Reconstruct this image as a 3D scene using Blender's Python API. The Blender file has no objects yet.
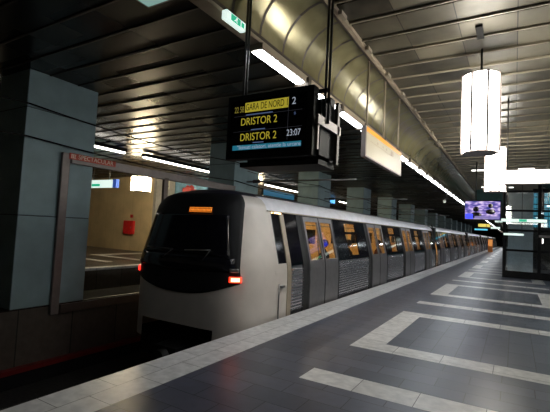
import bpy, bmesh, math, random
from mathutils import Vector, Matrix
random.seed(7)
S = bpy.context.scene
COL = S.collection

# ------------------------------------------------------------------ camera
F_PX, YAW, PITCH, ROLL = 401.41, math.radians(-30.88), math.radians(3.30), math.radians(2.82)
fw = Vector((math.sin(YAW)*math.cos(PITCH), math.cos(YAW)*math.cos(PITCH), math.sin(PITCH)))
rt = fw.cross(Vector((0, 0, 1))).normalized(); up = rt.cross(fw)
r2 = rt*math.cos(ROLL)+up*math.sin(ROLL); u2 = -rt*math.sin(ROLL)+up*math.cos(ROLL)
cam = bpy.data.cameras.new('camera'); co = bpy.data.objects.new('camera', cam); COL.objects.link(co)
cam.sensor_fit = 'HORIZONTAL'; cam.sensor_width = 36.0; cam.lens = F_PX/550*36.0
cam.clip_start = 0.05; cam.clip_end = 400
M = Matrix.Identity(4)
for i in range(3):
    M[i][0] = r2[i]; M[i][1] = u2[i]; M[i][2] = -fw[i]
M[2][3] = 1.6
co.matrix_world = M
S.camera = co

# ------------------------------------------------------------------ world and exposure
w = bpy.data.worlds.new('world'); S.world = w; w.use_nodes = True
w.node_tree.nodes['Background'].inputs[0].default_value = (0.5, 0.6, 0.8, 1)
w.node_tree.nodes['Background'].inputs[1].default_value = 0.004
S.view_settings.view_transform = 'Standard'; S.view_settings.look = 'None'
S.view_settings.gamma = 1.0; S.view_settings.use_curve_mapping = False
S.view_settings.exposure = 0.0
LAMP = 30.0      # hanging column lamps
TUBE = 20.0       # cove fluorescent fixtures
FARTUBE = 9.0    # fixtures above the far track
FARLAMP = 80.0   # lamps over the far platform
CAR = 8.0        # saloon lights in the train

# ------------------------------------------------------------------ materials
def newmat(name):
    m = bpy.data.materials.new(name); m.use_nodes = True
    nt = m.node_tree; b = nt.nodes['Principled BSDF']
    return m, nt, b
def objco(nt, scale=(1, 1, 1), rot=(0, 0, 0)):
    t = nt.nodes.new('ShaderNodeTexCoord'); mp = nt.nodes.new('ShaderNodeMapping')
    mp.inputs['Scale'].default_value = scale; mp.inputs['Rotation'].default_value = rot
    nt.links.new(t.outputs['Object'], mp.inputs['Vector']); return mp.outputs['Vector']
def mat(name, col, rough=0.5, metal=0.0, var=0.12, nscale=6.0, bump=0.0, spec=0.5, stretch=(1, 1, 1)):
    m, nt, b = newmat(name)
    n = nt.nodes.new('ShaderNodeTexNoise'); n.inputs['Scale'].default_value = nscale; n.inputs['Detail'].default_value = 6
    nt.links.new(objco(nt, stretch), n.inputs['Vector'])
    r = nt.nodes.new('ShaderNodeValToRGB')
    r.color_ramp.elements[0].position = 0.3; r.color_ramp.elements[1].position = 0.7
    r.color_ramp.elements[0].color = (*[c*(1-var) for c in col], 1)
    r.color_ramp.elements[1].color = (*[min(1, c*(1+var)) for c in col], 1)
    nt.links.new(n.outputs['Fac'], r.inputs['Fac']); nt.links.new(r.outputs['Color'], b.inputs['Base Color'])
    b.inputs['Roughness'].default_value = rough; b.inputs['Metallic'].default_value = metal
    b.inputs['Specular IOR Level'].default_value = spec
    if bump:
        bp = nt.nodes.new('ShaderNodeBump'); bp.inputs['Strength'].default_value = bump; bp.inputs['Distance'].default_value = 0.01
        nt.links.new(n.outputs['Fac'], bp.inputs['Height']); nt.links.new(bp.outputs['Normal'], b.inputs['Normal'])
    return m
def emis(name, col, s):
    m, nt, b = newmat(name)
    b.inputs['Base Color'].default_value = (*[c*0.6 for c in col], 1)
    b.inputs['Emission Color'].default_value = (*col, 1); b.inputs['Emission Strength'].default_value = s
    b.inputs['Roughness'].default_value = 0.4
    return m
def glass(name, tint=(0.9, 0.9, 0.9), refl=0.08, rough=0.03):
    m, nt, b = newmat(name)
    nt.nodes.remove(b); out = nt.nodes['Material Output']
    t = nt.nodes.new('ShaderNodeBsdfTransparent'); t.inputs[0].default_value = (*tint, 1)
    g = nt.nodes.new('ShaderNodeBsdfGlossy'); g.inputs['Roughness'].default_value = rough
    g.inputs['Color'].default_value = (1, 1, 1, 1)
    f = nt.nodes.new('ShaderNodeFresnel'); g_ = nt.nodes.new('ShaderNodeNewGeometry'); mr = nt.nodes.new('ShaderNodeMapRange'); mr.inputs['To Min'].default_value = 1.45; mr.inputs['To Max'].default_value = 1/1.45
    nt.links.new(g_.outputs['Backfacing'], mr.inputs[0]); nt.links.new(mr.outputs[0], f.inputs['IOR'])
    a = nt.nodes.new('ShaderNodeMath'); a.operation = 'ADD'; a.inputs[1].default_value = refl-0.04; a.use_clamp = True
    mx = nt.nodes.new('ShaderNodeMixShader')
    nt.links.new(f.outputs[0], a.inputs[0]); nt.links.new(a.outputs[0], mx.inputs[0])
    nt.links.new(t.outputs[0], mx.inputs[1]); nt.links.new(g.outputs[0], mx.inputs[2]); nt.links.new(mx.outputs[0], out.inputs[0])
    return m
def tiles(name, c1, c2, mortar, bw, bh, rough, rot=0.0, offs=0.5, msize=0.006, bump=0.3, spec=0.5, plane='xy', roughvar=0.1, off=(0, 0, 0), nsc=9, nlo=.45):
    m, nt, b = newmat(name)
    t = nt.nodes.new('ShaderNodeTexCoord'); sp = nt.nodes.new('ShaderNodeSeparateXYZ'); cb = nt.nodes.new('ShaderNodeCombineXYZ')
    nt.links.new(t.outputs['Object'], sp.inputs[0])
    nt.links.new(sp.outputs[plane[0].upper()], cb.inputs['X']); nt.links.new(sp.outputs[plane[1].upper()], cb.inputs['Y'])
    ad = nt.nodes.new('ShaderNodeVectorMath'); ad.operation = 'ADD'; ad.inputs[1].default_value = off
    nt.links.new(cb.outputs[0], ad.inputs[0])
    br = nt.nodes.new('ShaderNodeTexBrick'); br.offset = offs; br.inputs['Scale'].default_value = 1
    br.inputs['Brick Width'].default_value = bw; br.inputs['Row Height'].default_value = bh
    br.inputs['Mortar Size'].default_value = msize; br.inputs['Mortar Smooth'].default_value = 0.2
    br.inputs['Color1'].default_value = (*c1, 1); br.inputs['Color2'].default_value = (*c2, 1); br.inputs['Mortar'].default_value = (*mortar, 1)
    nt.links.new(ad.outputs[0], br.inputs['Vector'])
    n = nt.nodes.new('ShaderNodeTexNoise'); n.inputs['Scale'].default_value = nsc; n.inputs['Detail'].default_value = 8
    nt.links.new(t.outputs['Object'], n.inputs['Vector'])
    mx = nt.nodes.new('ShaderNodeMix'); mx.data_type = 'RGBA'; mx.blend_type = 'MULTIPLY'; mx.inputs[0].default_value = 0.45
    nt.links.new(br.outputs['Color'], mx.inputs[6])
    r = nt.nodes.new('ShaderNodeValToRGB'); r.color_ramp.elements[0].color = (nlo, nlo, nlo, 1); r.color_ramp.elements[1].color = (1, 1, 1, 1)
    r.color_ramp.elements[0].position = .35; r.color_ramp.elements[1].position = .65
    nt.links.new(n.outputs['Fac'], r.inputs[0]); nt.links.new(r.outputs[0], mx.inputs[7]); nt.links.new(mx.outputs[2], b.inputs['Base Color'])
    mr = nt.nodes.new('ShaderNodeMapRange'); mr.inputs['To Min'].default_value = rough-roughvar; mr.inputs['To Max'].default_value = rough+roughvar
    nt.links.new(n.outputs['Fac'], mr.inputs[0]); nt.links.new(mr.outputs[0], b.inputs['Roughness'])
    b.inputs['Specular IOR Level'].default_value = spec
    bp = nt.nodes.new('ShaderNodeBump'); bp.invert = True; bp.inputs['Strength'].default_value = bump; bp.inputs['Distance'].default_value = 0.004
    nt.links.new(br.outputs['Fac'], bp.inputs['Height']); nt.links.new(bp.outputs['Normal'], b.inputs['Normal'])
    return m
def panelmat(name, base, vary, pw, ph, rough, metal, seam=0.012, spec=0.5):
    """painted ceiling panels: each panel its own tone, dark seam across x"""
    m, nt, b = newmat(name)
    t = nt.nodes.new('ShaderNodeTexCoord'); sp = nt.nodes.new('ShaderNodeSeparateXYZ'); nt.links.new(t.outputs['Object'], sp.inputs[0])
    def div(sock, d):
        k = nt.nodes.new('ShaderNodeMath'); k.operation = 'DIVIDE'; k.inputs[1].default_value = d; nt.links.new(sock, k.inputs[0]); return k.outputs[0]
    def un(sock, op, v=0.0):
        k = nt.nodes.new('ShaderNodeMath'); k.operation = op; nt.links.new(sock, k.inputs[0]); k.inputs[1].default_value = v; return k.outputs[0]
    ix = div(sp.outputs['X'], pw); iy = div(sp.outputs['Y'], ph)
    cb = nt.nodes.new('ShaderNodeCombineXYZ'); nt.links.new(un(ix, 'FLOOR'), cb.inputs[0]); nt.links.new(un(iy, 'FLOOR'), cb.inputs[1])
    wn = nt.nodes.new('ShaderNodeTexWhiteNoise'); wn.noise_dimensions = '3D'; nt.links.new(cb.outputs[0], wn.inputs['Vector'])
    n = nt.nodes.new('ShaderNodeTexNoise'); n.inputs['Scale'].default_value = 2.5; n.inputs['Detail'].default_value = 5
    nt.links.new(t.outputs['Object'], n.inputs['Vector'])
    a = nt.nodes.new('ShaderNodeMath'); a.operation = 'MULTIPLY_ADD'; nt.links.new(n.outputs['Fac'], a.inputs[0]); a.inputs[1].default_value = 0.8
    nt.links.new(un(wn.outputs['Value'], 'MULTIPLY', 0.6), a.inputs[2])
    r = nt.nodes.new('ShaderNodeValToRGB'); r.color_ramp.elements[0].position = 0.3; r.color_ramp.elements[1].position = 0.9
    r.color_ramp.elements[0].color = (*[c*(1-vary) for c in base], 1); r.color_ramp.elements[1].color = (*[c*(1+vary) for c in base], 1)
    nt.links.new(a.outputs[0], r.inputs[0])
    fr = un(ix, 'FRACT'); lt = un(fr, 'LESS_THAN', seam/pw)
    mx = nt.nodes.new('ShaderNodeMix'); mx.data_type = 'RGBA'; nt.links.new(lt, mx.inputs[0]); nt.links.new(r.outputs[0], mx.inputs[6])
    mx.inputs[7].default_value = (*[c*0.3 for c in base], 1); nt.links.new(mx.outputs[2], b.inputs['Base Color'])
    b.inputs['Metallic'].default_value = metal; b.inputs['Specular IOR Level'].default_value = spec
    mr = nt.nodes.new('ShaderNodeMapRange'); mr.inputs['To Min'].default_value = rough; mr.inputs['To Max'].default_value = rough+.15
    nt.links.new(wn.outputs['Value'], mr.inputs[0]); nt.links.new(mr.outputs[0], b.inputs['Roughness'])
    return m

MT = {}
MT['granite'] = tiles('dark granite slabs', (.068, .075, .105), (.108, .116, .155), (.014, .014, .017), .62, .29, .34, off=(0.1, -4.44, 0), bump=.5, msize=.005)
MT['granite_long'] = tiles('dark granite slabs lengthwise', (.068, .075, .105), (.108, .116, .155), (.014, .014, .017), .62, .31, .34, plane='yx', off=(0, 1.6, 0), bump=.5, msize=.005)
MT['marble'] = tiles('pale stone border slabs', (.74, .72, .69), (.84, .82, .79), (.12, .11, .10), .6, .42, .35, off=(0.2, -4.02, 0), offs=0, bump=.3, msize=.004)
MT['marble_edge'] = tiles('pale stone edge slabs', (.70, .69, .68), (.80, .79, .78), (.15, .14, .13), .6, .31, .38, plane='yx', off=(0, 3.62, 0), offs=.5, bump=.3, msize=.004)
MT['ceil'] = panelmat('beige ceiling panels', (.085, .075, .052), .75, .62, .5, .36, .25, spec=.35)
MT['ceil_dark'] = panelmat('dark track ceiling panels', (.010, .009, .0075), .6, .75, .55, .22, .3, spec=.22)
MT['slat_edge'] = mat('pale slat edge metal', (.34, .30, .23), .45, .3)
MT['slat_gap'] = mat('black ceiling void', (.008, .008, .008), .9)
MT['track_lip'] = mat('dull track ceiling rib', (.05, .042, .034), .5, .2)
MT['brass'] = mat('yellowed cove cladding', (.27, .24, .12), .24, .35, var=.28, nscale=2.0, bump=.18)
MT['seam'] = mat('dark brown seam metal', (.05, .036, .022), .5, .3)
MT['trim'] = mat('beige enamelled trim', (.40, .33, .24), .45, .2)
MT['column'] = mat('blue grey painted concrete', (.29, .40, .42), .6, var=.14, nscale=2.0, bump=.2)
MT['groove'] = mat('column joint shadow gap', (.05, .055, .06), .8)
MT['bare'] = tiles('brown stone wall slabs', (.085, .068, .055), (.12, .095, .078), (.02, .018, .015), 1.0, 2.4, .5, plane='yz', off=(0.2, 1.3, 0), offs=0, bump=.4, msize=.012)
MT['beige_wall'] = tiles('beige stone wall cladding', (.60, .47, .28), (.66, .52, .31), (.42, .31, .17), .75, 5.2, .5, plane='xz', offs=0, bump=.2, msize=.006, off=(0, .5, 0), nsc=1.2, nlo=.6)
MT['grey_wall'] = mat('pale grey wall', (.34, .33, .31), .6)
MT['far_floor'] = tiles('brown far platform slabs', (.055, .045, .036), (.08, .066, .055), (.04, .035, .03), .6, .3, .35, bump=.3)
MT['ballast'] = mat('oily dark track bed', (.02, .018, .016), .85, var=.5, nscale=20, bump=1)
MT['coping_dark'] = mat('dark matte wall coping', (.03, .026, .022), .95, spec=.05)  # wall top set darker and more matte than the wall sides
MT['rail'] = mat('worn rail steel', (.25, .22, .2), .3, .9)
MT['red'] = mat('red third rail cover', (.16, .008, .006), .5)
MT['black'] = mat('black powder coat', (.010, .010, .011), .6, spec=.2)
MT['gloss'] = mat('gloss black glazing', (.006, .006, .009), .10, var=.1)
MT['navy'] = mat('dark navy roof paint', (.014, .012, .024), .35)
MT['cream'] = mat('cream car body paint', (.62, .56, .50), .38, var=.06, nscale=3, bump=.05)
MT['white'] = mat('silver white roof band', (.86, .84, .87), .3, .0, var=.08, nscale=4)
MT['steel'] = mat('brushed stainless steel', (.55, .54, .56), .27, .9, var=.1, nscale=4, stretch=(1, 1, 12))
MT['steel_d'] = mat('dull grey door paint', (.20, .19, .195), .4, .45, var=.1)
MT['rubber'] = mat('black rubber', (.015, .015, .015), .7)
MT['amber'] = mat('orange yellow saloon lining', (.82, .54, .20), .5, var=.15, nscale=3)
MT['seatm'] = mat('orange seat plastic', (.70, .22, .04), .5)
MT['floor_car'] = mat('grey vinyl car floor', (.15, .13, .12), .5)
MT['pole'] = mat('grey steel pole', (.22, .21, .20), .35, .8)
MT['pole_d'] = mat('dark painted pole', (.035, .035, .035), .35, .4)
MT['bronze'] = mat('bronze brown frame metal', (.115, .088, .075), .42, .3)
MT['mauve'] = mat('grey brown frame metal', (.24, .20, .185), .45, .3)
MT['sigred'] = mat('red sign enamel', (.62, .07, .03), .5)
MT['sigtext'] = mat('faded cream lettering', (.95, .75, .60), .6)
MT['glass'] = glass('clear window glass', (.92, .92, .92), .07)
MT['tint'] = glass('smoked side glass', (.32, .32, .36), .10)
MT['liftglass'] = glass('lift shaft glass', (.86, .9, .9), .10)
MT['frost'] = mat('grey opaque glass', (.60, .67, .76), .35, var=.15, nscale=2)
MT['lamp'] = emis('lamp diffuser', (1.0, .96, .87), LAMP)
MT['tube'] = emis('fluorescent diffuser', (.90, .95, 1.0), TUBE)
MT['fartube'] = emis('far fluorescent tube', (1.0, .95, .85), FARTUBE)
MT['farlamp'] = emis('far lamp diffuser', (1.0, .82, .52), FARLAMP)
MT['carlight'] = emis('saloon light strip', (1.0, .72, .36), CAR)
MT['tail'] = emis('tail light lens', (1.0, .03, .01), 3.5)
MT['tailcore'] = emis('tail light core', (1.0, .28, .14), 7)
MT['tail_l'] = emis('far tail light lens', (1.0, .03, .02), 2.5)
MT['ye'] = emis('yellow display pixels', (.80, .66, .06), .40)
MT['ye_dim'] = emis('dim yellow display pixels', (.6, .5, .08), .28)
MT['wh'] = emis('white display pixels', (.65, .72, .85), .42)
MT['bl'] = emis('blue display banner', (.03, .30, .45), .42)
MT['bl_dim'] = emis('small blue display pixels', (.2, .3, .6), .3)
MT['line'] = emis('grey display rule', (.2, .2, .25), .1)
MT['exitgreen'] = emis('exit green', (.02, .45, .25), .9)
MT['exitwhite'] = emis('exit white', (.82, 1.0, .92), .9)
MT['signwhite'] = emis('lit sign face', (1.0, .98, .92), 3.0)
MT['signglow'] = emis('lit hanging sign face', (1.0, .98, .90), 6.5)
MT['teal_lit'] = emis('pale teal light box', (.45, .75, .68), .4)
MT['map'] = emis('cream lit map panel', (.50, .44, .31), .28)
MT['orange'] = emis('orange lit band', (.9, .36, .02), .4)
MT['mapink'] = mat('faded map print', (.42, .33, .24), .7)
MT['bluelit'] = emis('blue lit sign', (.10, .45, .9), 1.6)
MT['darkblue'] = emis('dim blue lit sign', (.02, .12, .22), .5)
MT['teal'] = mat('dark teal wall paint', (.05, .16, .16), .6)
MT['cyan'] = emis('blue lit glazing', (.05, .28, .40), .75)
MT['firebox'] = mat('red cabinet enamel', (.60, .015, .015), .4)
MT['poster'] = mat('blue poster print', (.12, .30, .48), .6, var=.3, nscale=3)
MT['posterred'] = mat('red poster print', (.55, .03, .03), .6)
MT['paleprint'] = mat('pale printed sheet', (.6, .6, .5), .6)
MT['skin'] = mat('skin', (.45, .25, .16), .55)
MT['cloth_dark'] = mat('dark jacket cloth', (.03, .03, .04), .85)
MT['cloth_red'] = mat('brown red cloth', (.16, .05, .03), .85)
MT['hair'] = mat('dark hair', (.015, .010, .008), .7)
MT['ceramic'] = mat('brown insulator ceramic', (.05, .03, .025), .3)

# ------------------------------------------------------------------ geometry helpers
class MB:
    def __init__(s): s.bm = bmesh.new(); s.mats = []
    def mi(s, m):
        m = MT[m] if isinstance(m, str) else m
        if m not in s.mats: s.mats.append(m)
        return s.mats.index(m)
    def quad(s, pts, m):
        f = s.bm.faces.new([s.bm.verts.new(p) for p in pts]); f.material_index = s.mi(m); return f
    def hexa(s, p, m):
        """8 points: bottom ring 0-3, top ring 4-7"""
        v = [s.bm.verts.new(q) for q in p]; i = s.mi(m)
        for a in ((3, 2, 1, 0), (4, 5, 6, 7), (0, 1, 5, 4), (1, 2, 6, 5), (2, 3, 7, 6), (3, 0, 4, 7)):
            f = s.bm.faces.new([v[k] for k in a]); f.material_index = i
    def box(s, a, b, m):
        x0, y0, z0 = a; x1, y1, z1 = b
        x0, x1 = sorted((x0, x1)); y0, y1 = sorted((y0, y1)); z0, z1 = sorted((z0, z1))
        s.hexa([(x0, y0, z0), (x1, y0, z0), (x1, y1, z0), (x0, y1, z0), (x0, y0, z1), (x1, y0, z1), (x1, y1, z1), (x0, y1, z1)], m)
    def tube(s, a, b, r, m, n=10, r2_=None):
        a = Vector(a); b = Vector(b); d = (b-a).normalized(); r2_ = r if r2_ is None else r2_
        t = d.cross(Vector((0, 0, 1)));
        if t.length < 1e-3: t = Vector((1, 0, 0))
        t.normalize(); q = d.cross(t)
        va = [s.bm.verts.new(a+(t*math.cos(2*math.pi*k/n)+q*math.sin(2*math.pi*k/n))*r) for k in range(n)]
        vb = [s.bm.verts.new(b+(t*math.cos(2*math.pi*k/n)+q*math.sin(2*math.pi*k/n))*r2_) for k in range(n)]
        i = s.mi(m)
        for k in range(n):
            f = s.bm.faces.new([va[k], va[(k+1) % n], vb[(k+1) % n], vb[k]]); f.material_index = i; f.smooth = True
        f = s.bm.faces.new(va[::-1]); f.material_index = i
        f = s.bm.faces.new(vb); f.material_index = i
    def ball(s, c, r, m, sc=(1, 1, 1), n=12):
        g = bmesh.ops.create_uvsphere(s.bm, u_segments=n, v_segments=n//2+2, radius=r)
        i = s.mi(m)
        for v in g['verts']: v.co = Vector((v.co.x*sc[0], v.co.y*sc[1], v.co.z*sc[2]))+Vector(c)
        for v in g['verts']:
            for f in v.link_faces: f.material_index = i; f.smooth = True
    def prism(s, prof, y0, y1, m, smooth=False):
        """closed profile in (x,z) swept along y"""
        a = [s.bm.verts.new((x, y0, z)) for x, z in prof]; b = [s.bm.verts.new((x, y1, z)) for x, z in prof]; n = len(prof); i = s.mi(m)
        for k in range(n):
            f = s.bm.faces.new([a[k], a[(k+1) % n], b[(k+1) % n], b[k]]); f.material_index = i; f.smooth = smooth
        f = s.bm.faces.new(a[::-1]); f.material_index = i
        f = s.bm.faces.new(b); f.material_index = i
    def build(s, name, parent=None, bevel=0.0, normals=True):
        if normals: bmesh.ops.recalc_face_normals(s.bm, faces=s.bm.faces)
        me = bpy.data.meshes.new(name); s.bm.to_mesh(me); s.bm.free()
        for m in s.mats: me.materials.append(m)
        o = bpy.data.objects.new(name, me); COL.objects.link(o)
        if parent:
            me.transform(Matrix.Translation(-root_loc(parent))); o.parent = parent
        if bevel:
            b = o.modifiers.new('bevel', 'BEVEL'); b.width = bevel; b.segments = 2; b.limit_method = 'ANGLE'
        return o
def root_loc(o):
    while o.parent: o = o.parent
    return Vector(o.location)
def thing(name, label, cat, loc=(0, 0, 0), group=None):
    o = bpy.data.objects.new(name, None); COL.objects.link(o); o.location = loc; o.empty_display_size = .1
    o['label'] = label; o['category'] = cat
    if group: o['group'] = group
    return o
def tag(o, label, cat, group=None):
    o['label'] = label; o['category'] = cat
    if group: o['group'] = group
    return o
def struct(o): o['kind'] = 'structure'; return o
def copy_tree(o, off, parent=None, label=None):
    c = o.copy(); COL.objects.link(c)
    if parent is None: c.location = Vector(o.location)+Vector(off)
    else:
        c.parent = parent
    for ch in list(o.children): copy_tree(ch, off, c)
    if label: c['label'] = label
    return c
def text(body, parent, m, size, origin, xdir, zdir, name='lettering', align='LEFT', xs=1.0, thick=0.001, width=None):
    cu = bpy.data.curves.new('t', 'FONT'); cu.body = body; cu.size = size; cu.extrude = thick; cu.align_x = align; cu.align_y = 'CENTER'
    to = bpy.data.objects.new('t', cu); COL.objects.link(to)
    bpy.context.view_layer.update()
    me = bpy.data.meshes.new_from_object(to.evaluated_get(bpy.context.evaluated_depsgraph_get()))
    bpy.data.objects.remove(to)
    if width:
        xsx = [v.co.x for v in me.vertices]; xs = width/(max(xsx)-min(xsx)); mn = min(xsx)
        for v in me.vertices: v.co.x -= mn
    xd = Vector(xdir).normalized(); zd = Vector(zdir).normalized(); nd = xd.cross(zd)
    for v in me.vertices:
        v.co = Vector(origin)+xd*v.co.x*xs+zd*v.co.y+nd*v.co.z
    me.materials.clear(); me.materials.append(MT[m]); me.name = name
    o = bpy.data.objects.new(name, me); COL.objects.link(o)
    if parent:
        me.transform(Matrix.Translation(-root_loc(parent))); o.parent = parent
    return o

# ================================================================== STRUCTURE
XE = -3.61; XC = -7.3; WC = 1.0; XF = -12.1; YEND = 122.0; Y0 = -7.0; HC = 4.2
# platform floor with its pattern of pale frames and stripes
b = MB()
XL, XR = -2.0, 1.05; BW = .41
xs = [XE, -3.0, XL, XL+BW, XR-BW, XR, 1.85, 2.46]
ys = set([Y0, YEND])
def cell(x, y):
    if x < -3.0 or x > 1.85: return 'marble_edge'
    if XL < x < XR:
        k = (y-5.6) % 6.4
        if k < 3.28:
            if k < BW or k > 3.28-BW or x < XL+BW or x > XR-BW: return 'marble'
            return 'granite_long'
        s0 = 4.82 if y < 5.6 else 4.56
        if s0 < k < s0+.40: return 'marble'
    return 'granite'
for k in range(-3, 20):
    for d in (0, BW, 3.28-BW, 3.28)+((4.82, 5.22) if k < 0 else (4.56, 4.96)):
        y = 5.6+6.4*k+d
        if Y0 < y < YEND: ys.add(round(y, 4))
ys = sorted(ys)
for i in range(len(xs)-1):
    for j in range(len(ys)-1):
        b.quad([(xs[i], ys[j], 0), (xs[i+1], ys[j], 0), (xs[i+1], ys[j+1], 0), (xs[i], ys[j+1], 0)], cell((xs[i]+xs[i+1])/2, (ys[j]+ys[j+1])/2))
bmesh.ops.remove_doubles(b.bm, verts=b.bm.verts, dist=1e-4)
b.box((XE+.002, Y0, -.08), (2.458, YEND, -.002), 'granite')
b.box((XE+.12, Y0, -1.3), (2.34, YEND, -.081), 'bare')
struct(b.build('floor', normals=False))
# track beds
b = MB(); b.box((XF, Y0, -1.6), (XE+.2, YEND, -1.3), 'ballast'); b.box((2.3, Y0, -1.6), (7.6, YEND, -1.3), 'ballast'); struct(b.build('floor'))
# far platform
b = MB(); b.box((-26, Y0, -1.3), (XF-.1, YEND, -.08), 'bare'); b.box((-26, Y0, -.08), (XF-.35, YEND, 0), 'far_floor')
b.box((XF-.35, Y0, -.08), (XF, YEND, 0), 'marble_edge')
for k in range(-1, 6):
    y = 10.2+6.4*k
    b.box((-16.95, y, .0), (-13.6, y+.32, .002), 'marble'); b.box((-16.95, y+1.6, 0), (-13.6, y+1.95, .002), 'marble')
    b.box((-16.95, y+1.95, 0), (-16.6, y+4.9, .002), 'marble')
struct(b.build('floor'))

# ceiling over the platform: rows of slats across the track direction
def slats(name, x0, x1, ph, m, lip=.022, edge='slat_edge', off=0.0, gap=.05, drop=.025, ymin=Y0, ymax=YEND):
    b = MB(); n0 = int(math.floor((ymin-off)/ph)); n1 = int((ymax-off)/ph)
    for k in range(n0, n1):
        y = off+k*ph
        b.box((x0, y+gap, HC), (x1, y+ph, HC+.015), m)
        b.box((x0, y+ph-lip, HC-drop), (x1, y+ph+.002, HC-.0005), edge)
    b.box((x0, ymin, HC+.06), (x1, ymax, HC+.12), 'slat_gap')
    return struct(b.build(name, normals=False))
slats('ceiling', -1.80, .96, .5, 'ceil', off=.08, gap=.07, lip=.018)
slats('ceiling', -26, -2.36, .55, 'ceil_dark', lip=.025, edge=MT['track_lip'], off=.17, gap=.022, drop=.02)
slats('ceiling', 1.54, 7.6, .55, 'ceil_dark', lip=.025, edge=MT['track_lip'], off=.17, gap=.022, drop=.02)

# concave coves either side of the platform ceiling
def cove(mirror):
    # curved cladding sheets with dark seams
    prof = [(-2.40, 3.66), (-2.385, 3.80), (-2.34, 3.92), (-2.27, 4.02), (-2.18, 4.11), (-2.07, 4.17), (-1.95, 4.205), (-1.82, 4.21)]
    f = (lambda x: -.84-x) if mirror else (lambda x: x)
    b = MB(); ph = .5; n = int((YEND-Y0)/ph)
    for k in range(n):
        y = Y0+.01+k*ph
        for i in range(len(prof)-1):
            (xa, za), (xb, zb) = prof[i], prof[i+1]
            q = b.quad([(f(xa), y+.009, za), (f(xa), y+ph-.009, za), (f(xb), y+ph-.009, zb), (f(xb), y+.009, zb)], 'brass'); q.smooth = True
            g = -.003
            b.quad([(f(xa-g), y-.02, za+g), (f(xa-g), y+.02, za+g), (f(xb-g), y+.02, zb+g), (f(xb-g), y-.02, zb+g)], 'seam')
    bmesh.ops.remove_doubles(b.bm, verts=b.bm.verts, dist=1e-4)
    b.box((f(-2.42), Y0, 4.26), (f(-1.80), YEND, 4.30), 'slat_gap'); b.box((f(-2.46), Y0, 3.66), (f(-2.42), YEND, 4.30), 'slat_gap')
    struct(b.build('ceiling', normals=False))
    b = MB()
    b.box((f(-1.84), Y0, 4.15), (f(-1.79), YEND, 4.215), 'trim'); b.box((f(-1.865), Y0, 4.135), (f(-1.845), YEND, 4.16), 'seam')
    b.box((f(-2.42), Y0, 3.60), (f(-2.36), YEND, 3.665), 'seam')
    b.box((f(-2.47), Y0, 3.56), (f(-2.33), YEND, 3.60), 'trim')
    for k in range(60):
        y = .2+k*1.0
        b.box((f(-1.79), y, 4.12), (f(-1.74), y+.16, 4.17), 'slat_edge')
    struct(b.build('trim_2' if mirror else 'trim_1'))
cove(False); cove(True)

# wall between the tracks, room ends, far walls
b = MB(); b.box((XC-WC, Y0, -1.3), (XC, YEND, -.01), 'bare'); b.box((XC-WC, Y0, -.01), (XC, YEND, 0), 'coping_dark'); struct(b.build('wall_centre'))
b = MB(); b.box((-26, YEND, -1.6), (7.6, YEND+.3, 4.4), 'black'); struct(b.build('wall_end'))
b = MB(); b.box((-26, Y0-.3, -1.6), (7.6, Y0, 4.4), 'grey_wall'); struct(b.build('wall_back'))
b = MB(); b.box((7.6, Y0, -1.6), (7.9, YEND, 4.4), 'teal'); struct(b.build('wall_right'))
b = MB(); b.box((-26.3, Y0, -1.6), (-26, YEND, 4.4), 'beige_wall'); struct(b.build('wall_left'))
b = MB(); b.box((-26, 15.5, 0), (-17.1, 15.8, 4.2), 'beige_wall'); struct(b.build('wall_far'))
b = MB(); b.box((-17.1, 15.5, 0), (-16.9, YEND, 4.2), 'grey_wall'); struct(b.build('wall_far_side'))

# ================================================================== COLUMNS
base = thing('column', 'x', 'column', (XC, 3.65, 0), 'blue grey columns between the tracks')
b = MB()
zz = [0.003, 1.62, 3.52, 4.195]
for a, c in zip(zz[:-1], zz[1:]): b.box((XC-WC, 3.65, a+.012), (XC, 5.0, c), 'column')
b.build('shaft', base, bevel=.012)
b = MB(); b.box((XC-WC+.01, 3.66, .003), (XC-.01, 4.99, 4.19), 'groove'); b.build('core', base)
ordl = ['blue-grey square column nearest the camera, behind the brown billboard frame',
        'second blue-grey column from the camera, rising behind the train roof below the departure board',
        'third blue-grey column from the camera, just left of the hanging map sign',
        'fourth blue-grey column from the camera, dim above the train roof',
        'fifth blue-grey column from the camera, very dark above the train roof']
base['label'] = ordl[0]
for k in range(1, 15):
    c = copy_tree(base, (0, 6.07*k, 0)); c['label'] = ordl[k] if k < 5 else 'dark blue-grey column far down the row between the tracks'

# ================================================================== TRAIN
XS = -3.70; TW = 2.62; XM = XS-TW/2; NZ = 5.20
PROF = [(0.0, -.45), (0, .55), (.01, .80), (.03, .95), (.27, 1.93), (.31, 2.04), (.40, 2.14), (.56, 2.22), (.85, 2.29), (1.31, 2.33)]
LDEP = [1.15, 1.15, 1.15, 1.17, .98, .93, .84, .70, .45, .02]
def interp(z, arr):
    for i in range(len(PROF)-1):
        z0, z1 = PROF[i][1], PROF[i+1][1]
        if z <= z1 or i == len(PROF)-2:
            t = max(0, min(1, (z-z0)/(z1-z0))); return arr[i]*(1-t)+arr[i+1]*t
INS = [p[0] for p in PROF]
def inset(z): return interp(z, INS)
NE = 4.4; YC = 6.35
def plan(u, z, o=0.0):
    """point on the cab end at lateral u in [-1,1] and height z, pushed out by o"""
    w_ = TW/2-inset(z)+o; L = interp(z, LDEP)+o
    s_ = max(0.0, 1-abs(u)**NE)**(1/NE)
    return Vector((XM+u*w_, YC-L*s_, z))
train = thing('metro_train', 'silver and cream metro train with lit orange interior standing along the platform', 'train', (XM, 5.2, -1.3))
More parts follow.
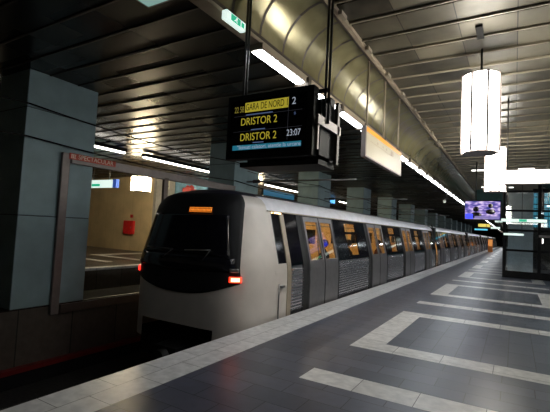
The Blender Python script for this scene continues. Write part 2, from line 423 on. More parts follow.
# cab end shell
b = MB()
zs = [-.45, -.3, -.1, .1, .3, .45, .55, .65, .75, .85, .95, 1.1, 1.25, 1.4, 1.55, 1.7, 1.85, 1.93, 1.98, 2.04, 2.09, 2.14, 2.18, 2.22, 2.26, 2.29, 2.31, 2.33]
NU = 72
us = [math.copysign(abs(math.cos(math.pi*k/NU))**(2/NE*1.0), math.cos(math.pi*k/NU)) for k in range(NU+1)]
us = [max(-1, min(1, q)) for q in us]
grid = []
for z in zs: grid.append([b.bm.verts.new(plan(u_, z)) for u_ in us])
i1 = b.mi('cream'); i2 = b.mi('navy'); i3 = b.mi('black')
for a in range(len(zs)-1):
    for c in range(NU):
        if zs[a] < -.25 and abs(us[c]) < .62 : continue
        try: f = b.bm.faces.new([grid[a][c], grid[a][c+1], grid[a+1][c+1], grid[a+1][c]])
        except ValueError: continue
        f.smooth = True; f.material_index = i2 if (zs[a] >= 2.17) else i1
bmesh.ops.remove_doubles(b.bm, verts=b.bm.verts, dist=1e-4)
b.build('cab_shell', train)
# black mask around the windscreen
def mask_bottom(u): return .44+.24*abs(u)**2.2
def shell_patch(name, ulo, uhi, zlo, zhi, m, off, parent, nu=40, nz=18, esc=None):
    b = MB(); rows = []
    for layer in (off, off-.012):
        g = []
        for j in range(nz+1):
            row = []
            for i in range(nu+1):
                u_ = ulo+(uhi-ulo)*i/nu; lo = zlo(u_) if callable(zlo) else zlo; hi = zhi(u_) if callable(zhi) else zhi
                zz_ = lo+(hi-lo)*j/nz; row.append(b.bm.verts.new(plan(u_*(esc(zz_) if esc else 1), zz_, layer)))
            g.append(row)
        rows.append(g)
    k = b.mi(m)
    for j in range(nz):
        for i in range(nu):
            for g in rows:
                f = b.bm.faces.new([g[j][i], g[j][i+1], g[j+1][i+1], g[j+1][i]]); f.smooth = True; f.material_index = k
    A, B_ = rows
    for i in range(nu):
        for j in (0, nz):
            f = b.bm.faces.new([A[j][i], A[j][i+1], B_[j][i+1], B_[j][i]]); f.material_index = k
    for j in range(nz):
        for i in (0, nu):
            f = b.bm.faces.new([A[j][i], A[j+1][i], B_[j+1][i], B_[j][i]]); f.material_index = k
    return b.build(name, parent)
shell_patch('windscreen_mask', -1, 1, mask_bottom, lambda u: 2.19, 'black', .012, train, 60, 30, esc=lambda z: .90+.06*max(0, min(1, (z-.9)/1.1)))
shell_patch('windscreen', -.80, .80, lambda u: 1.12-.03*abs(u), lambda u: 1.80, 'gloss', .022, train)
shell_patch('headlight_band', -.86, .86, lambda u: .80+.08*abs(u), lambda u: 1.08, 'gloss', .018, train, 30, 6)
# destination display, tail lights, wipers, coupler
b = MB()
pl0, pl1 = plan(-.30, 1.9, .03), plan(.16, 1.9, .03)
n_ = 26
for k in range(n_+1):
    u_ = -.34+.52*k/n_
b.bm.free()
ledm, nt, pb = newmat('orange dot matrix')
t_ = nt.nodes.new('ShaderNodeTexCoord'); ck = nt.nodes.new('ShaderNodeTexBrick'); ck.inputs['Scale'].default_value = 1
ck.inputs['Brick Width'].default_value = .028; ck.inputs['Row Height'].default_value = .05; ck.inputs['Mortar Size'].default_value = .005; ck.offset = 0
sp_ = nt.nodes.new('ShaderNodeSeparateXYZ'); cb_ = nt.nodes.new('ShaderNodeCombineXYZ')
nt.links.new(t_.outputs['Object'], sp_.inputs[0]); nt.links.new(sp_.outputs[0], cb_.inputs[0]); nt.links.new(sp_.outputs[2], cb_.inputs[1]); nt.links.new(cb_.outputs[0], ck.inputs['Vector'])
ck.inputs['Color1'].default_value = (1, .22, .02, 1); ck.inputs['Color2'].default_value = (1, .33, .04, 1); ck.inputs['Mortar'].default_value = (.12, .02, 0, 1)
nt.links.new(ck.outputs['Color'], pb.inputs['Emission Color']); pb.inputs['Emission Strength'].default_value = 1.1; pb.inputs['Base Color'].default_value = (.1, .03, 0, 1)
MT['led'] = ledm
shell_patch('destination_display', .05, .52, 1.835, 1.92, 'led', .026, train, 12, 2)['label'] = 'orange lit destination display'
for sgn in (1, -1):
    h = thing('tail_light', '', '', (0, 0, 0)); del h['label']; del h['category']
    bpy.data.objects.remove(h)
    o = shell_patch('tail_light', *sorted((sgn*.79, sgn*.905)), .70, .79, 'tail' if sgn > 0 else 'tail_l', .035, train, 8, 4)
    o['label'] = 'red lit tail light'
    c = shell_patch('lamp_core', *sorted((sgn*.81, sgn*.89)), .715, .775, 'tailcore' if sgn > 0 else 'tail_l', .042, o, 6, 3)
    shell_patch('reflector', *sorted((sgn*.80, sgn*.89)), .86, .92, 'pole', .03, train, 6, 3)
for (ua, ub, za, zb) in ((-.62, -.10, 1.17, 1.17), (.12, .55, 1.17, 1.20)):
    b = MB(); p = plan(ua, za, .05); q = plan(ub, zb, .05)
    b.tube(p, q, .010, 'pole'); b.tube(q, plan((ua+ub)/2+.1, 1.02, .04), .008, 'pole'); b.build('wiper', train)
b = MB(); b.box((XM-.25, 5.0, -.75), (XM+.25, 6.2, -.45), 'black'); b.tube((XM, 4.85, -.6), (XM, 5.2, -.6), .12, 'rubber', 16)
b.box((XM-1.15, 5.5, -.85), (XM+1.15, 7.5, -.35), 'black'); b.build('coupler', train)

def sx(z): return XS-inset(z)
LEV = [(-.45), .55, .80, .95, 1.93]
def side_slab(b, y0, y1, z0, z1, m, o=0.0, th=.03):
    lv = [z0]+[z for z in (.55, .80, .95) if z0 < z < z1]+[z1]
    for a, c in zip(lv[:-1], lv[1:]):
        b.hexa([(sx(a)+o-th, y0, a), (sx(a)+o, y0, a), (sx(a)+o, y1, a), (sx(a)+o-th, y1, a),
                (sx(c)+o-th, y0, c), (sx(c)+o, y0, c), (sx(c)+o, y1, c), (sx(c)+o-th, y1, c)], m)
def louvre(y0, y1, parent, z0=.02, z1=.86):
    b = MB(); side_slab(b, y0, y1, -.12, .93, 'steel', -.02, .03)
    n = 14; h = (z1-z0)/n
    for k in range(n):
        z = z0+k*h
        b.hexa([(sx(z)-.022, y0+.02, z+.004), (sx(z)+.016, y0+.02, z+h*.42), (sx(z)+.016, y1-.02, z+h*.42), (sx(z)-.022, y1-.02, z+.004),
                (sx(z)-.022, y0+.02, z+h*.62), (sx(z)+.014, y0+.02, z+h*.56), (sx(z)+.014, y1-.02, z+h*.56), (sx(z)-.022, y1-.02, z+h*.62)], 'steel')
    b.box((XS-.03, y0, -.16), (XS+.01, y1, -.12), 'steel'); return b.build('ribbed_panel', parent)
def frame_slab(b, y0, y1, z0, z1, hy0, hy1, hz0, hz1, m, o, th):
    side_slab(b, y0, hy0, z0, z1, m, o, th); side_slab(b, hy1, y1, z0, z1, m, o, th)
    side_slab(b, hy0, hy1, z0, hz0, m, o, th); side_slab(b, hy0, hy1, hz1, z1, m, o, th)
def window_panel(y0, y1, parent, wy0, wy1):
    b = MB(); frame_slab(b, y0, y1, .90, 1.935, wy0, wy1, 1.0, 1.84, 'gloss', -.012, .03)
    side_slab(b, wy0, wy1, 1.56, 1.62, 'gloss', -.012, .03)
    o = b.build('window_band', parent)
    b = MB(); side_slab(b, wy0-.01, wy1+.01, .99, 1.85, 'glass', -.03, .006); b.build('window_glass', o)
def door_leaf(y0, y1, parent, hinge):
    b = MB(); m = .085; frame_slab(b, y0, y1, -.1, 1.90, y0+m, y1-m, .97, 1.80, 'steel_d', .012, .035)
    o = b.build('door_leaf', parent)
    b = MB(); side_slab(b, y0+m-.005, y1-m+.005, .96, 1.81, 'glass', -.006, .006); b.build('door_window', o)
    b = MB(); e = y1 if hinge < 0 else y0
    side_slab(b, e-.012, e+.012, -.1, 1.9, 'rubber', .016, .03); b.build('door_seal', o)
def doorway(yc, parent):
    hw = .80
    b = MB(); side_slab(b, yc-hw-.09, yc-hw, -.12, 1.935, 'rubber', .0, .05); side_slab(b, yc+hw, yc+hw+.09, -.12, 1.935, 'rubber', .0, .05)
    side_slab(b, yc-hw, yc+hw, 1.90, 1.95, 'rubber', .0, .05); b.build('door_frame', parent)
    door_leaf(yc-hw+.01, yc-.006, parent, -1); door_leaf(yc+.006, yc+hw-.01, parent, 1)

def roof_shell(y0, y1, parent):
    b = MB(); pr = PROF[4:]
    ring = [(XS-i_, z) for i_, z in pr] + [(XS-TW+i_, z) for i_, z in pr[::-1][1:]]
    i1 = b.mi('white'); i2 = b.mi('navy')
    n = max(1, int((y1-y0)/3)); cols = [[b.bm.verts.new((x, y0+(y1-y0)*k/n, z)) for x, z in ring] for k in range(n+1)]
    for k in range(n):
        for i in range(len(ring)-1):
            f = b.bm.faces.new([cols[k][i], cols[k+1][i], cols[k+1][i+1], cols[k][i+1]]); f.smooth = True
            zm = (ring[i][1]+ring[i+1][1])/2; f.material_index = i1 if zm < 2.19 else i2
    # gutter line
    b.box((XS-.285, y0, 1.925), (XS-.245, y1, 1.945), 'trim')
    return b.build('roof', parent)
def saloon(y0, y1, parent):
    b = MB()
    b.box((XS-TW+.28, y0+.05, -.02), (XS-.09, y1-.05, .0), 'floor_car')
    b.box((XS-TW+.34, y0+.05, 2.02), (XS-.40, y1-.05, 2.04), 'amber')
    b.box((XS-TW+.24, y0+.05, 0), (XS-TW+.28, y1-.05, 1.15), 'amber'); b.box((XS-TW+.28, y0+.05, 1.65), (XS-TW+.32, y1-.05, 2.02), 'amber')
    b.box((XS-TW+.3, y0+.05, 0), (XS-.34, y0+.08, 2.02), 'amber'); b.box((XS-TW+.3, y1-.08, 0), (XS-.34, y1-.05, 2.02), 'amber')
    y = y0+.05
    while y < y1-.1:
        b.box((XS-TW+.26, y, 1.15), (XS-TW+.3, min(y+1.35, y1-.05), 1.65), 'amber'); y += 2.2
    b.box((XS-TW+.22, y0+.05, 1.15), (XS-TW+.235, y1-.05, 1.65), 'gloss')
    b.build('saloon_lining', parent)
    b = MB(); b.box((XM-.35, y0+.3, 2.0), (XM-.2, y1-.3, 2.018), 'carlight'); b.box((XM+.25, y0+.3, 2.0), (XM+.4, y1-.3, 2.018), 'carlight'); b.build('saloon_light', parent)
    b = MB(); y = y0+1.2
    while y < y1-.8:
        b.tube((XM+.75, y, 0), (XM+.45, y, 2.0), .022, 'trim', 8); b.tube((XM+.9, y+.9, .0), (XM+.6, y+.9, 2.0), .03, 'cream', 8); b.tube((XM+.35, y, 1.75), (XM+.35, min(y+2.2, y1-.3), 1.75), .018, 'trim', 8); y += 2.2
    b.build('grab_pole', parent)
def body_sides(y0, y1, parent, yl=None):
    b = MB()
    b.box((XS-TW, (yl or y0), -.45), (XS-TW+.03, y1, .95), 'cream')
    b.hexa([(XS-TW+.03, y0, .95), (XS-TW+.06, y0, .95), (XS-TW+.06, y1, .95), (XS-TW+.03, y1, .95), (XS-TW+.27, y0, 1.93), (XS-TW+.30, y0, 1.93), (XS-TW+.30, y1, 1.93), (XS-TW+.27, y1, 1.93)], 'gloss')
    b.box((XS-.06, y0, -.45), (XS-.03, y1, -.12), 'black')
    b.box((XS-TW+.3, y0+.5, -1.05), (XS-.3, y1-.5, -.4), 'black')
    b.build('underframe', parent)
    saloon(y0, y1, parent)
# first car
E0 = 24.0
body_sides(6.35, E0, train); roof_shell(6.35, E0, train)
b = MB(); side_slab(b, 6.35, 6.47, -.45, 1.935, 'cream', 0, .03); side_slab(b, 6.47, 6.80, -.45, .96, 'cream', -.01, .03); side_slab(b, 6.47, 6.50, .96, 1.93, 'rubber', 0, .03)
side_slab(b, 6.80, 6.95, -.1, 1.90, 'trim', .005, .03); b.build('cab_side', train)
b = MB(); side_slab(b, 6.50, 6.80, .96, 1.90, 'gloss', -.015, .02); b.build('cab_side_window', train)
b = MB(); b.box((XS-.01, 6.52, .52), (XS+.03, 6.66, .56), 'pole'); b.tube((XS+.02, 6.45, -.1), (XS+.02, 6.45, .6), .012, 'pole'); b.build('handrail', train)
b = MB(); side_slab(b, 6.95, 7.68, .90, 1.935, 'gloss', -.012, .03); b.build('window_band', train)
louvre(6.98, 7.50, train)
b = MB(); side_slab(b, 7.50, 7.68, -.12, 1.935, 'rubber', -.004, .04); b.build('door_frame', train)
doors0 = [8.57, 12.97, 17.37, 21.77]
def fill(ds, yend, parent):
    for i, d in enumerate(ds):
        doorway(d, parent)
        nx = ds[i+1]-.89 if i+1 < len(ds) else yend
        a, c = d+.89, nx
        b = MB(); side_slab(b, c-.17, c, -.12, 1.935, 'rubber', -.004, .04); b.build('door_frame', parent); c -= .17
        if c-a > 1.0:
            mid = (a+c)/2
            window_panel(a, c, parent, mid-.42, mid+.42); louvre(a, c, parent)
        else:
            b = MB(); side_slab(b, a, c, .90, 1.935, 'gloss', -.012, .03); b.build('window_band', parent); louvre(a, c, parent)
fill(doors0, E0-.05, train)
yc0 = E0+.55
for k in range(5):
    a = yc0+k*18.6; e = a+18.1
    body_sides(a, e, train); roof_shell(a, e, train)
    b = MB(); side_slab(b, a, a+.98, .90, 1.935, 'gloss', -.012, .03); b.build('window_band', train); louvre(a, a+.98, train)
    fill([a+1.9+4.42*i for i in range(4)], e-.05, train)
    b = MB()
    for q in range(6):
        yy = a-.55+.04+q*.085
        b.box((XS-TW+.15, yy, -.2), (XS-.16, yy+.05, 2.12), 'rubber')
    b.build('gangway_bellows', train)
    bb = MB(); bb.tube((XS-.24, a-.3, 1.9), (XS-.35, a-.3, 2.28), .03, 'rubber'); bb.build('jumper_cable', train)

# passengers
def person(loc, label, cloth, sitting=True, face=1):
    bm = bmesh.new(); sk = bm.verts.layers.skin.verify()
    P = {}
    def v(n, co, r):
        q = bm.verts.new(co); q[sk].radius = (r, r); P[n] = q; return q
    def e(a, c): bm.edges.new((P[a], P[c]))
    if sitting:
        v('pel', (0, 0, .48), .15); v('bel', (0, -.02, .65), .14); v('che', (0, -.03, .86), .16); v('nec', (0, -.02, 1.04), .055); v('nk2', (0, 0, 1.09), .052)
        for s, t in ((1, 'r'), (-1, 'l')):
            v('hp'+t, (s*.10, .05, .46), .10); v('kn'+t, (s*.13, .45, .48), .065); v('an'+t, (s*.13, .46, .10), .042); v('ft'+t, (s*.13, .60, .05), .04)
            v('sh'+t, (s*.19, -.02, .95), .06); v('el'+t, (s*.24, .05, .68), .042); v('wr'+t, (s*.12, .28, .60), .03); v('hd'+t, (s*.09, .36, .58), .035)
    else:
        v('pel', (0, 0, .95), .14); v('bel', (0, 0, 1.10), .13); v('che', (0, 0, 1.32), .16); v('nec', (0, 0, 1.50), .055); v('nk2', (0, .01, 1.55), .05)
        for s, t in ((1, 'r'), (-1, 'l')):
            v('hp'+t, (s*.09, 0, .88), .09); v('kn'+t, (s*.10, .02, .48), .062); v('an'+t, (s*.10, 0, .09), .042); v('ft'+t, (s*.11, .15, .045), .04)
            v('sh'+t, (s*.19, 0, 1.42), .058); v('el'+t, (s*.25, -.02, 1.14), .042); v('wr'+t, (s*.24, .08, .90), .03); v('hd'+t, (s*.24, .11, .80), .035)
    for a, c in (('pel', 'bel'), ('bel', 'che'), ('che', 'nec'), ('nec', 'nk2')): e(a, c)
    for t in 'rl':
        for a, c in (('pel', 'hp'+t), ('hp'+t, 'kn'+t), ('kn'+t, 'an'+t), ('an'+t, 'ft'+t), ('che', 'sh'+t), ('sh'+t, 'el'+t), ('el'+t, 'wr'+t), ('wr'+t, 'hd'+t)): e(a, c)
    P['pel'][sk].use_root = True
    me = bpy.data.meshes.new('person'); bm.to_mesh(me); bm.free(); me.materials.append(MT[cloth])
    o = bpy.data.objects.new('person', me); COL.objects.link(o); o.location = loc; o.rotation_euler = (0, 0, face)
    m = o.modifiers.new('s', 'SKIN'); m.use_smooth_shade = True; m = o.modifiers.new('d', 'SUBSURF'); m.levels = 1; m.render_levels = 1
    hz = 1.20 if sitting else 1.66
    b = MB(); b.ball((0, .02, hz), .1, 'skin', (.8, .95, 1.18), 16); b.ball((0, .12, hz-.015), .018, 'skin', (1, 1, 1.4), 8)
    for s in (1, -1): b.ball((s*.08, .01, hz), .02, 'skin', (.5, 1, 1.4), 8); b.ball((s*.032, .105, hz+.02), .011, 'hair', n=8)
    b.ball((0, .098, hz-.055), .02, 'cloth_red', (1.1, .5, .3), 8)
    hd = b.build('head'); hd.parent = o
    b = MB(); b.ball((0, -.012, hz+.035), .108, 'hair', (.86, .98, 1.0), 16); hh = b.build('hair'); hh.parent = o
    tag(o, label, 'person'); return o
for y_, lo, cl, sl in ((9.85, 'person in dark jacket seated just right of the first lit train doors', 'cloth_dark', 'passenger nearest the cab'),
                   (12.55-.9, 'person in dark clothes seated at the first lit side window of the train', 'cloth_dark', 'passenger at the first side window'),
                   (14.75, 'person in brown top seated just beyond the second pair of train doors', 'cloth_red', 'passenger past the second doors')):
    s = thing('bench_seat', 'orange bench seat inside the train under the '+sl, 'seat', (-4.2, y_, 0), 'orange seats in the train')
    b = MB(); b.box((-4.48, y_-.4, .36), (-4.06, y_+.4, .40), 'seatm'); b.box((-4.16, y_-.4, .002), (-4.06, y_+.4, .36), 'seatm'); b.build('seat', s, bevel=.01)
    b = MB(); b.box((-4.08, y_-.4, .40), (-4.04, y_+.4, .86), 'seatm'); b.build('backrest', s, bevel=.01)
    person((-4.32, y_, .06), lo, cl, True, math.pi/2)

# ================================================================== BILLBOARD FRAME on the centre wall
fx0, fx1 = XC+.005, XC+.075
fr = thing('billboard_frame', 'empty brown metal billboard frame with a red name plate, fixed to the centre wall', 'frame', (XC, 4.35, 0))
b = MB(); b.box((fx0, 4.32, -.16), (fx1, 4.47, 2.84), 'mauve'); b.build('post', fr, bevel=.008)
b = MB(); b.box((fx0, 6.86, -.02), (fx1, 7.00, 2.72), 'bronze'); b.build('post', fr, bevel=.008)
b = MB(); b.box((fx0, 9.60, -.02), (fx1, 9.72, 2.72), 'bronze'); b.build('post', fr, bevel=.008)
b = MB(); b.box((fx0, 4.50, 2.66), (fx1, 9.72, 2.84), 'mauve'); b.build('top_beam', fr, bevel=.008)
b = MB(); b.box((fx0, 4.50, -.16), (fx1, 9.72, .0), 'bronze'); b.build('bottom_beam', fr, bevel=.008)
b = MB(); b.box((fx0-.02, 4.46, -.02), (fx0+.02, 9.7, .02), 'seam'); b.build('backing_strip', fr)
b = MB(); b.box((fx1, 4.44, 2.735), (fx1+.012, 5.46, 2.85), 'sigred'); pl_ = b.build('name_plate', fr)
pl_['label'] = 'red name plate'
text('SPECTACULAR', pl_, 'sigtext', .118, (fx1+.014, 4.62, 2.792), (0, 1, 0), (0, 0, 1), width=.78)
b = MB()
for k in range(3): b.box((fx1+.012, 4.475+k*.032, 2.76), (fx1+.015, 4.49+k*.032, 2.825), 'sigtext')
b.box((fx1+.012, 4.465, 2.755), (fx1+.014, 4.575, 2.762), 'sigtext'); b.box((fx1+.012, 4.465, 2.823), (fx1+.014, 4.575, 2.83), 'sigtext')
b.build('emblem', pl_)

# third rail cover and running rails
b = MB(); b.box((XC+.04, Y0, -1.05), (XC+.12, YEND-.2, -.98), 'red'); b.box((XC+.0, Y0, -.985), (XC+.12, YEND-.2, -.97), 'red'); b.box((XC+.05, Y0, -1.3), (XC+.08, YEND-.2, -1.05), 'black')
tag(b.build('conductor_rail'), 'red covered conductor rail running along the foot of the centre wall', 'rail')
for xx, nm in ((XM-.72, 'left running rail beneath the train'), (XM+.72, 'right running rail beneath the train'), (-10.5, 'running rail of the empty far track, wall side'), (-9.06, 'running rail of the empty far track, near the centre wall')):
    b = MB(); b.prism([(xx-.06, -1.3), (xx+.06, -1.3), (xx+.06, -1.28), (xx+.015, -1.26), (xx+.015, -1.19), (xx+.035, -1.18), (xx+.035, -1.15), (xx-.035, -1.15), (xx-.035, -1.18), (xx-.015, -1.19), (xx-.015, -1.26), (xx-.06, -1.28)], Y0, YEND-.2, 'rail')
    tag(b.build('running_rail'), nm, 'rail')

# cables along the columns and cross arms
def cable(pts, r, label, x=XC+.06):
    b = MB()
    for p, q in zip(pts[:-1], pts[1:]): b.tube(p, q, r, 'black', 8)
    tag(b.build('overhead_cable'), label, 'cable')
pts = []
for k in range(0, 12):
    ya = -2.42+6.07*k
    for j in range(6): pts.append((XC+.05, ya+6.07*j/6, 3.57-.12*math.sin(math.pi*j/6)))
cable(pts, .014, 'upper black cable strung from column to column between the tracks')
pts = []
for k in range(-1, 12):
    ya = 3.65+6.07*k
    for j in range(6): pts.append((XC+.05, ya+6.07*j/6, 3.0-.10*math.sin(math.pi*j/6)))
cable(pts, .014, 'lower black cable strung from column to column above the train roof')
arm = thing('catenary_arm', 'grey horizontal support arm reaching over the train from the second column', 'support arm', (XC, 10.4, 3.02), 'support arms over the train')
b = MB(); b.tube((XC, 10.4, 3.06), (XS, 10.4, 3.06), .022, 'pole'); b.tube((XC+1.2, 10.4, 3.06), (XC, 10.4, 3.4), .012, 'pole'); b.build('tube', arm)
b = MB()
for k in range(5): b.tube((XC+.25+.05*k, 10.4, 3.06), (XC+.275+.05*k, 10.4, 3.06), .055, 'ceramic', 14)
b.build('insulator', arm)
for k, l in ((1, 'grey horizontal support arm reaching over the train from the third column'), (2, 'grey horizontal support arm reaching over the train from the fourth column'), (3, 'grey horizontal support arm reaching over the train from the fifth column')):
    copy_tree(arm, (0, 6.07*k, 0), label=l)

# ================================================================== LIGHTS
def octalamp(x, y, label, z0=2.75, z1=3.83, R=.235, m='lamp', group='column lamps hanging over the platform', parts=True):
    t = thing('column_lamp', label, 'lamp', (x, y, z0), group)
    N = 8; ph0 = math.pi/8
    for k in range(N):
        a0 = ph0+2*math.pi*k/N-math.pi/2; a1 = a0+2*math.pi/N
        b = MB(); pts = []
        for j in range(5):
            s = j/4; aa = a0+(a1-a0)*(.085+.83*s)
            rr = R*math.cos(math.pi/N)/math.cos((aa-(a0+a1)/2)) + .012*math.sin(math.pi*s)
            pts.append((x+rr*math.cos(aa), y+rr*math.sin(aa)))
        inner = [(x+(px-x)*.93, y+(py-y)*.93) for px, py in pts]
        vo = [(b.bm.verts.new((p[0], p[1], z0+.02)), b.bm.verts.new((p[0], p[1], z1-.02))) for p in pts]
        vi = [(b.bm.verts.new((p[0], p[1], z0+.02)), b.bm.verts.new((p[0], p[1], z1-.02))) for p in inner]
        i_ = b.mi(m)
        for j in range(4):
            for f in (b.bm.faces.new([vo[j][0], vo[j+1][0], vo[j+1][1], vo[j][1]]), b.bm.faces.new([vi[j+1][0], vi[j][0], vi[j][1], vi[j+1][1]]),
                      b.bm.faces.new([vo[j][1], vo[j+1][1], vi[j+1][1], vi[j][1]]), b.bm.faces.new([vo[j+1][0], vo[j][0], vi[j][0], vi[j+1][0]])): f.material_index = i_
        for q in (0, 4): f = b.bm.faces.new([vo[q][0], vo[q][1], vi[q][1], vi[q][0]]); f.material_index = i_
        b.build('diffuser', t)
    b = MB()
    for k in range(N):
        a0 = ph0+2*math.pi*k/N-math.pi/2; ca, sa = math.cos(a0), math.sin(a0); q0, q1, hw = R-.02, R+.02, .013
        c = [(x+q0*ca-hw*sa*-1, y+q0*sa-hw*ca), (x+q1*ca+hw*sa, y+q1*sa-hw*ca), (x+q1*ca-hw*sa, y+q1*sa+hw*ca), (x+q0*ca-hw*sa, y+q0*sa+hw*ca)]
        b.hexa([(p[0], p[1], z0+.01) for p in c]+[(p[0], p[1], z1-.01) for p in c], 'mauve')
    b.build('fin_frame', t)
    b = MB()
    for zc, hh in ((z0+.0, .02), (z1-.02, .02)): b.tube((x, y, zc), (x, y, zc+hh), R*.93, 'mauve', 8)
    b.tube((x, y, z0+.02), (x, y, z1-.02), R*.6, 'pole_d', 8)
    b.build('cap', t)
    b = MB(); b.tube((x, y, z1), (x, y, HC), .014, 'pole_d', 10); b.build('rod', t)
    return t
L1 = octalamp(-.41, 6.0, 'large bright white octagonal hanging lamp nearest the camera')
copy_tree(L1, (0, 5, 0), label='second bright octagonal hanging lamp, partly behind the nearest one')
b = MB(); b.box((-.44, 5.28, HC-.03), (-.36, 5.62, HC-.004), 'slat_gap'); tag(b.build('ceiling_bracket'), 'black mounting bracket slot in the ceiling above the nearest lamp', 'bracket')
# far platform lamps
FL = octalamp(-14.05, 12.0, 'bright octagonal lamp hanging over the far platform, seen through the billboard frame', 2.95, 3.58, .44, 'farlamp', 'lamps over the far platform')
copy_tree(FL, (0, 9, 0), label='octagonal lamp over the far platform hidden behind the train')

# cove fixtures
def cove_fixture(x0, y0, ln, label, group):
    t = thing('tube_light', label, 'light fixture', (x0, y0, 3.5), group)
    b = MB(); b.box((x0-.075, y0, 3.515), (x0+.085, y0+ln, 3.56), 'trim'); b.box((x0+.065, y0, 3.49), (x0+.085, y0+ln, 3.515), 'trim'); b.box((x0-.075, y0-.02, 3.49), (x0+.085, y0, 3.56), 'trim'); b.build('housing', t)
    for q in range(3):
        b = MB(); b.prism([(x0-.07, 3.515), (x0-.065, 3.485), (x0-.04, 3.475), (x0+.035, 3.475), (x0+.06, 3.485), (x0+.063, 3.515)], y0+.01+q*ln/3, y0+(q+1)*ln/3-.012, 'tube'); b.build('diffuser', t)
    b = MB(); b.box((x0-.09, y0+ln+.02, 3.455), (x0+.11, y0+ln+.10, 3.56), 'seam'); b.build('bracket', t)
    return t
g = 'fluorescent fixtures in a row under the cove edge above the train side'
cf = cove_fixture(-2.385, 3.45, 1.02, 'fluorescent fixture nearest the camera under the cove edge, behind the departure board poles', g)
ORD = 'first second third fourth fifth sixth seventh eighth ninth tenth eleventh twelfth thirteenth fourteenth fifteenth sixteenth'.split()
y = 3.45+1.17; k = 1
while y < 110:
    if k == 1: l = 'second fluorescent fixture under the cove edge, directly right of the departure board'
    elif k < 16: l = ORD[k]+' fluorescent fixture from the camera under the cove edge, '+('beside the map sign' if k < 6 else 'beyond the map sign')
    else: l = 'tiny distant fluorescent fixture merging into the far end of the cove row'
    copy_tree(cf, (0, 1.17*k, 0), label=l); k += 1; y += 1.17
g = 'fluorescent fixtures under the right hand cove'
for k in range(12):
    copy_tree(cf, (1.545+2.385, -6+6*k, 0), label='fluorescent fixture under the right hand cove, out of the picture')['group'] = g
# far track fixtures
g = 'long tube lights above the far track'
def far_fixture(y0, ln, label):
    t = thing('tube_light', label, 'light fixture', (-11.7, y0, 4.0), g)
    b = MB(); b.box((-11.80, y0, 4.02), (-11.60, y0+ln, 4.14), 'black'); b.build('housing', t)
    b = MB(); b.tube((-11.7, y0+.02, 4.0), (-11.7, y0+ln-.02, 4.0), .045, 'fartube', 10); b.build('tube', t); return t
for y0, ln, l in ((4.9, 1.4, 'hidden tube light above the far track, behind the nearest column'), (6.4, 1.38, 'tube light above the far track beside the nearest column'), (7.8, 1.4, 'tube light above the far track over the red name plate'),
                  (10.0, 2.5, 'tube light above the far track over the middle of the billboard frame'), (12.6, 2.6, 'tube light above the far track left of the second column'),
                  (18.4, 2.1, 'tube light above the far track right of the second column'), (20.6, 2.1, 'tube light above the far track below the departure board'), (29.3, 2.6, 'short tube light above the far track beside the small blue sign')):
    far_fixture(y0, ln, l)
# ceiling strip lights at the end of the bright part
for x0, y0, ln, l in ((-1.39, 16.3, .42, 'small ceiling strip light left of the hanging lamps'), (.09, 16.3, .5, 'small ceiling strip light above the glass lift shaft'), (-1.40, 21.7, .3, 'tiny distant ceiling light above the video screen'), (-.25, 21.9, .2, 'tiny distant ceiling light above the lift shaft corner')):
    t = thing('ceiling_light', l, 'light fixture', (x0, y0, 4.1), 'small strip lights on the platform ceiling')
    b = MB(); b.box((x0, y0, 4.14), (x0+ln, y0+.16, 4.17), 'mauve'); b.build('housing', t)
    b = MB(); b.box((x0+.01, y0+.01, 4.11), (x0+ln-.01, y0+.15, 4.14), 'signwhite'); b.build('diffuser', t)

# ================================================================== DEPARTURE BOARD
Yd = 3.0; dx0, dx1 = -2.37, -1.465; dz0, dz1 = 2.235, 2.84; dw = dx1-dx0; dh = dz1-dz0
db = thing('departure_board', 'black double-sided departure display hanging on two poles above the train', 'display', (dx0, Yd, dz0))
b = MB(); b.box((dx0, Yd, dz0), (dx1, Yd+.10, dz1), 'black'); b.build('housing', db, bevel=.006)
b = MB(); b.box((dx0, Yd+.36, dz0), (dx1, Yd+.46, dz1), 'black'); b.build('housing', db, bevel=.006)
b = MB(); b.box((dx0+.1, Yd+.10, dz0-.06), (dx1+.02, Yd+.44, dz0-.015), 'black'); b.box((dx0+.2, Yd+.12, dz0), (dx1-.1, Yd+.34, dz0+.1), 'black'); b.build('under_tray', db)
scr = MB(); scr.box((dx0+.04, Yd-.004, dz0+.05), (dx1-.06, Yd-.0005, dz1-.05), 'gloss'); sc_ = scr.build('screen', db)
def P(u, v): return (dx0+dw*u, Yd-.006, dz1-dh*v)
def bar(u0, u1, v0, v1, m, nm, d=.0):
    b = MB(); p = P(u0, v0); q = P(u1, v1); b.box((p[0], Yd-.0055-d, q[2]), (q[0], Yd-.0045-d, p[2]), m); return b.build(nm, sc_)
bar(.225, .735, .135, .285, 'ye', 'highlight_bar')
def T(s, u0, u1, v, size, m, d=.0): 
    p = P(u0, v); text(s, sc_, m, size, (p[0], Yd-.0065-d, p[2]), (1, 0, 0), (0, 0, 1), width=dw*(u1-u0), thick=.0004)
T('22 58', .095, .212, .235, .082, 'ye_dim')
T('GARA DE NORD 1', .235, .725, .212, .088, 'black')
T('2', .775, .815, .205, .09, 'wh'); T('*', .80, .82, .41, .07, 'bl_dim')
T('DRISTOR 2', .185, .615, .435, .098, 'ye'); T('DRISTOR 2', .185, .615, .675, .098, 'ye')
T('23:07', .73, .88, .665, .08, 'wh')
bar(.09, .89, .79, .865, 'bl', 'banner'); T('"Stimati calatori, atentie la urcare', .15, .885, .828, .05, 'wh')
for u0, u1, v in ((.24, .56, .318), (.31, .48, .555), (.34, .47, .755)): bar(u0, u1, v, v+.014, 'bl_dim', 'small_print')
bar(.09, .89, .335, .339, 'line', 'rule'); bar(.09, .89, .575, .579, 'line', 'rule'); bar(.735, .738, .12, .76, 'line', 'rule')
b = MB()
